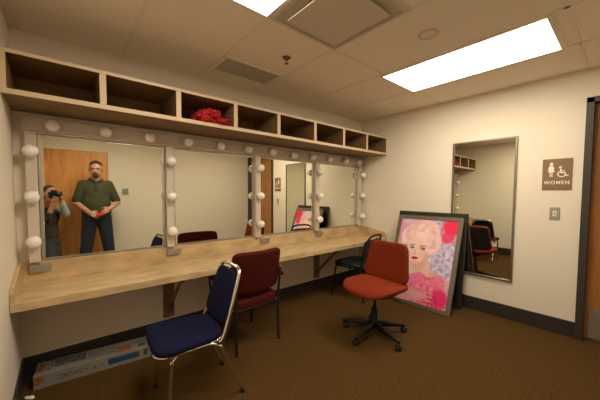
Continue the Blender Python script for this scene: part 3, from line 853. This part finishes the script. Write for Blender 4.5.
for fx in FT:
    fused('shoe', [cap((fx, -.045, .052), .047, (fx * 1.12, .155, .042), .041), els((fx, -.03, .09), (.05, .055, .045))], .009, M['shoe'], pm, smooth=2)
fused('hair', on_head(hm, [((0, -.028, .050), (.0805, .088, .078)), ((0, -.048, .008), (.0815, .064, .085)), ((0, -.020, .055), (.078, .090, .070))], HS), .005, M['hair'], pm, smooth=2)
fused('beard', on_head(hm, [((0, .056, -.088), (.033, .033, .026)), ((-.024, .072, -.066), (.008, .016, .026)), ((.024, .072, -.066), (.008, .016, .026)), ((0, .0865, -.044), (.027, .011, .006))], HS), .0045, M['hair'], pm, smooth=1)
b = MB().sell((0, 0, 0), (.052, .021, .024), .5, .5, 28, 14, mtx=Matrix.Rotation(R(-20), 4, 'Y'))
o = b.build('small_red_object', M['redobj']); o.location = (mx + .020, my + .268, .975)
tag(o, 'small red object held in the hands of the person in the green polo', 'object')

# the kneeling photographer beside the left wall
px_, py_ = .165, -3.02
pp = empty('person', 'kneeling person in olive vest aiming a black camera, at the edge of the leftmost mirror', 'person', (px_, py_, 0))
off = (-px_, -py_, 0)
hm2 = Matrix.Translation((.118, -2.890, 1.295)) @ Matrix.Rotation(R(-40), 4, 'Z') @ Matrix.Rotation(R(-3), 4, 'X')
sl, sr = (.078, -2.925, 1.055), (.210, -3.055, 1.06)
el, er = (.085, -2.80, .95), (.288, -2.850, 1.00)
wl2, wr2 = (.145, -2.735, 1.185), (.232, -2.775, 1.215)
tor = [els((.120, -2.98, .95), (.095, .080, .16), (0, 0, -55)), els((.110, -3.00, .74), (.090, .080, .17), (0, 0, -55)), els((.112, -3.02, .56), (.098, .092, .11), (0, 0, -50)),
       cap((.095, -2.945, 1.045), .050, (.180, -3.03, 1.045), .050), cap((.130, -2.975, 1.07), .050, (.112, -2.905, 1.21), .046)]
KN = ((.090, -2.99, .085, -2.93, .085, -3.28), (.135, -3.05, .180, -3.02, .215, -3.33))
lg = []
for hx, hy, kx, ky, ax_, ay in KN:
    lg += [cap((hx, hy, .54), .072, (kx, ky, .075), .056), cap((kx, ky, .070), .054, (ax_, ay, .075), .040)]
ft = [cap((q[4], q[5], .085), .036, (q[4], q[5] - .03, .036), .030) for q in KN]
hl2 = hand_prims(wl2, (.35, .30, .62), (-.5, .6, -.2), 1, .55)
hr2 = hand_prims(wr2, (-.05, .25, .80), (.85, -.1, .2), 1, .75)
bod = tor + lg + ft + [cap(sl, .048, el, .040), cap(el, .040, wl2, .027), cap(sr, .048, er, .040), cap(er, .040, wr2, .027)] + hl2 + hr2 + head_prims(hm2)
fused('body', bod, .0055, SKIN, pp, off, smooth=2, paintfn=face_paint(hm2))
g = .009
fused('vest', [els((.120, -2.98, .95), (.095 + g, .080 + g, .155), (0, 0, -55)), els((.110, -3.00, .74), (.090 + g, .080 + g, .18), (0, 0, -55)), els((.112, -3.02, .58), (.098 + g, .092 + g, .08), (0, 0, -55)),
               cap((.095, -2.945, 1.040), .054, (.180, -3.03, 1.040), .054)], .008, M['vest'], pp, off, smooth=3)
fused('sleeve', [cap(sr, .058, er, .054), cap(er, .054, tuple(Vector(er).lerp(Vector(wr2), .70)), .042)], .007, M['sleeve'], pp, off, smooth=3)
fused('sleeve', [cap(sl, .056, el, .050), cap(el, .048, tuple(Vector(el).lerp(Vector(wl2), .25)), .044)], .007, M['vest'], pp, off, smooth=3)
tr = [els((.112, -3.02, .56), (.098 + .008, .092 + .008, .10), (0, 0, -55))]
for hx, hy, kx, ky, ax_, ay in KN:
    tr += [cap((hx, hy, .54), .080, (kx, ky, .076), .065), cap((kx, ky, .072), .062, (ax_, ay, .075), .050)]
fused('trousers', tr, .009, M['trousers'], pp, off, smooth=3)
for q in KN: fused('shoe', [cap((q[4], q[5], .085), .043, (q[4], q[5] - .03, .040), .037)], .008, M['shoe'], pp, off, smooth=2)
h = on_head(hm2, [((0, -.030, .042), (.0825, .090, .094)), ((0, -.052, -.015), (.081, .058, .088))])
fused('hair', h, .006, M['hair'], pp, off, smooth=1)

# the photographer's camera, its lens just behind the viewpoint
u = Vector((.64, .768, 0)); ang = math.atan2(-u.x, u.y)
t = empty('camera', 'black handheld camera with a wide lens held by the kneeling person', 'camera', (.242 - .125 * u.x, -2.653 - .125 * u.y, 1.235), ang)
k = MB().box((-.068, -.030, .005), (.068, .022, .092), bevel=.010).box((-.030, -.032, .088), (.030, .020, .122), bevel=.010).box((.040, -.012, .008), (.074, .040, .088), bevel=.012)
k.build('camera_body', M['blackp'], t)
mt = Matrix.Translation((-.004, .020, .058)) @ Matrix.Rotation(-PI / 2, 4, 'X')
l = MB().lathe([(.034, 0), (.034, .030), (.036, .032), (.036, .056), (.040, .060), (.041, .078), (.037, .080), (.034, .074)], 32, mt).build('lens', M['blackp'], t)
MB().lathe([(.034, .073), (.020, .078), (0, .080)], 32, mt).build('front_glass', M['glassblk'], l)

# ------------------------------------------------------------------ camera, light, colour
cam = bpy.data.cameras.new('scene_camera'); co = bpy.data.objects.new('scene_camera', cam); C.objects.link(co)
yaw, pitch, roll = R(-39.71), R(-2.78), R(.255)
fw = Vector((-math.sin(yaw) * math.cos(pitch), math.cos(yaw) * math.cos(pitch), math.sin(pitch)))
rt = Vector((math.cos(yaw), math.sin(yaw), 0)); up = rt.cross(fw)
r2 = rt * math.cos(roll) + up * math.sin(roll); u2 = -rt * math.sin(roll) + up * math.cos(roll)
mw = Matrix((r2, u2, -fw)).transposed().to_4x4(); mw.translation = (.242, -2.653, 1.295)
co.matrix_world = mw
cam.sensor_width = 36; cam.lens = 279.2 * 36 / 600; cam.clip_start = .01
cam.shift_x = 6.44 / 600; cam.shift_y = 6.92 / 600
SC.camera = co

wd = bpy.data.worlds.new('world'); SC.world = wd; wd.use_nodes = True
wd.node_tree.nodes['Background'].inputs[0].default_value = (.01, .009, .008, 1)
SC.view_settings.view_transform = 'Standard'; SC.view_settings.look = 'None'
SC.view_settings.exposure = 0.6; SC.view_settings.gamma = 1; SC.view_settings.use_curve_mapping = False
cy = SC.cycles
cy.use_denoising = True
try: cy.denoiser = 'OPENIMAGEDENOISE'
except Exception: pass
cy.max_bounces = 12; cy.diffuse_bounces = 6; cy.glossy_bounces = 8; cy.sample_clamp_indirect = 6
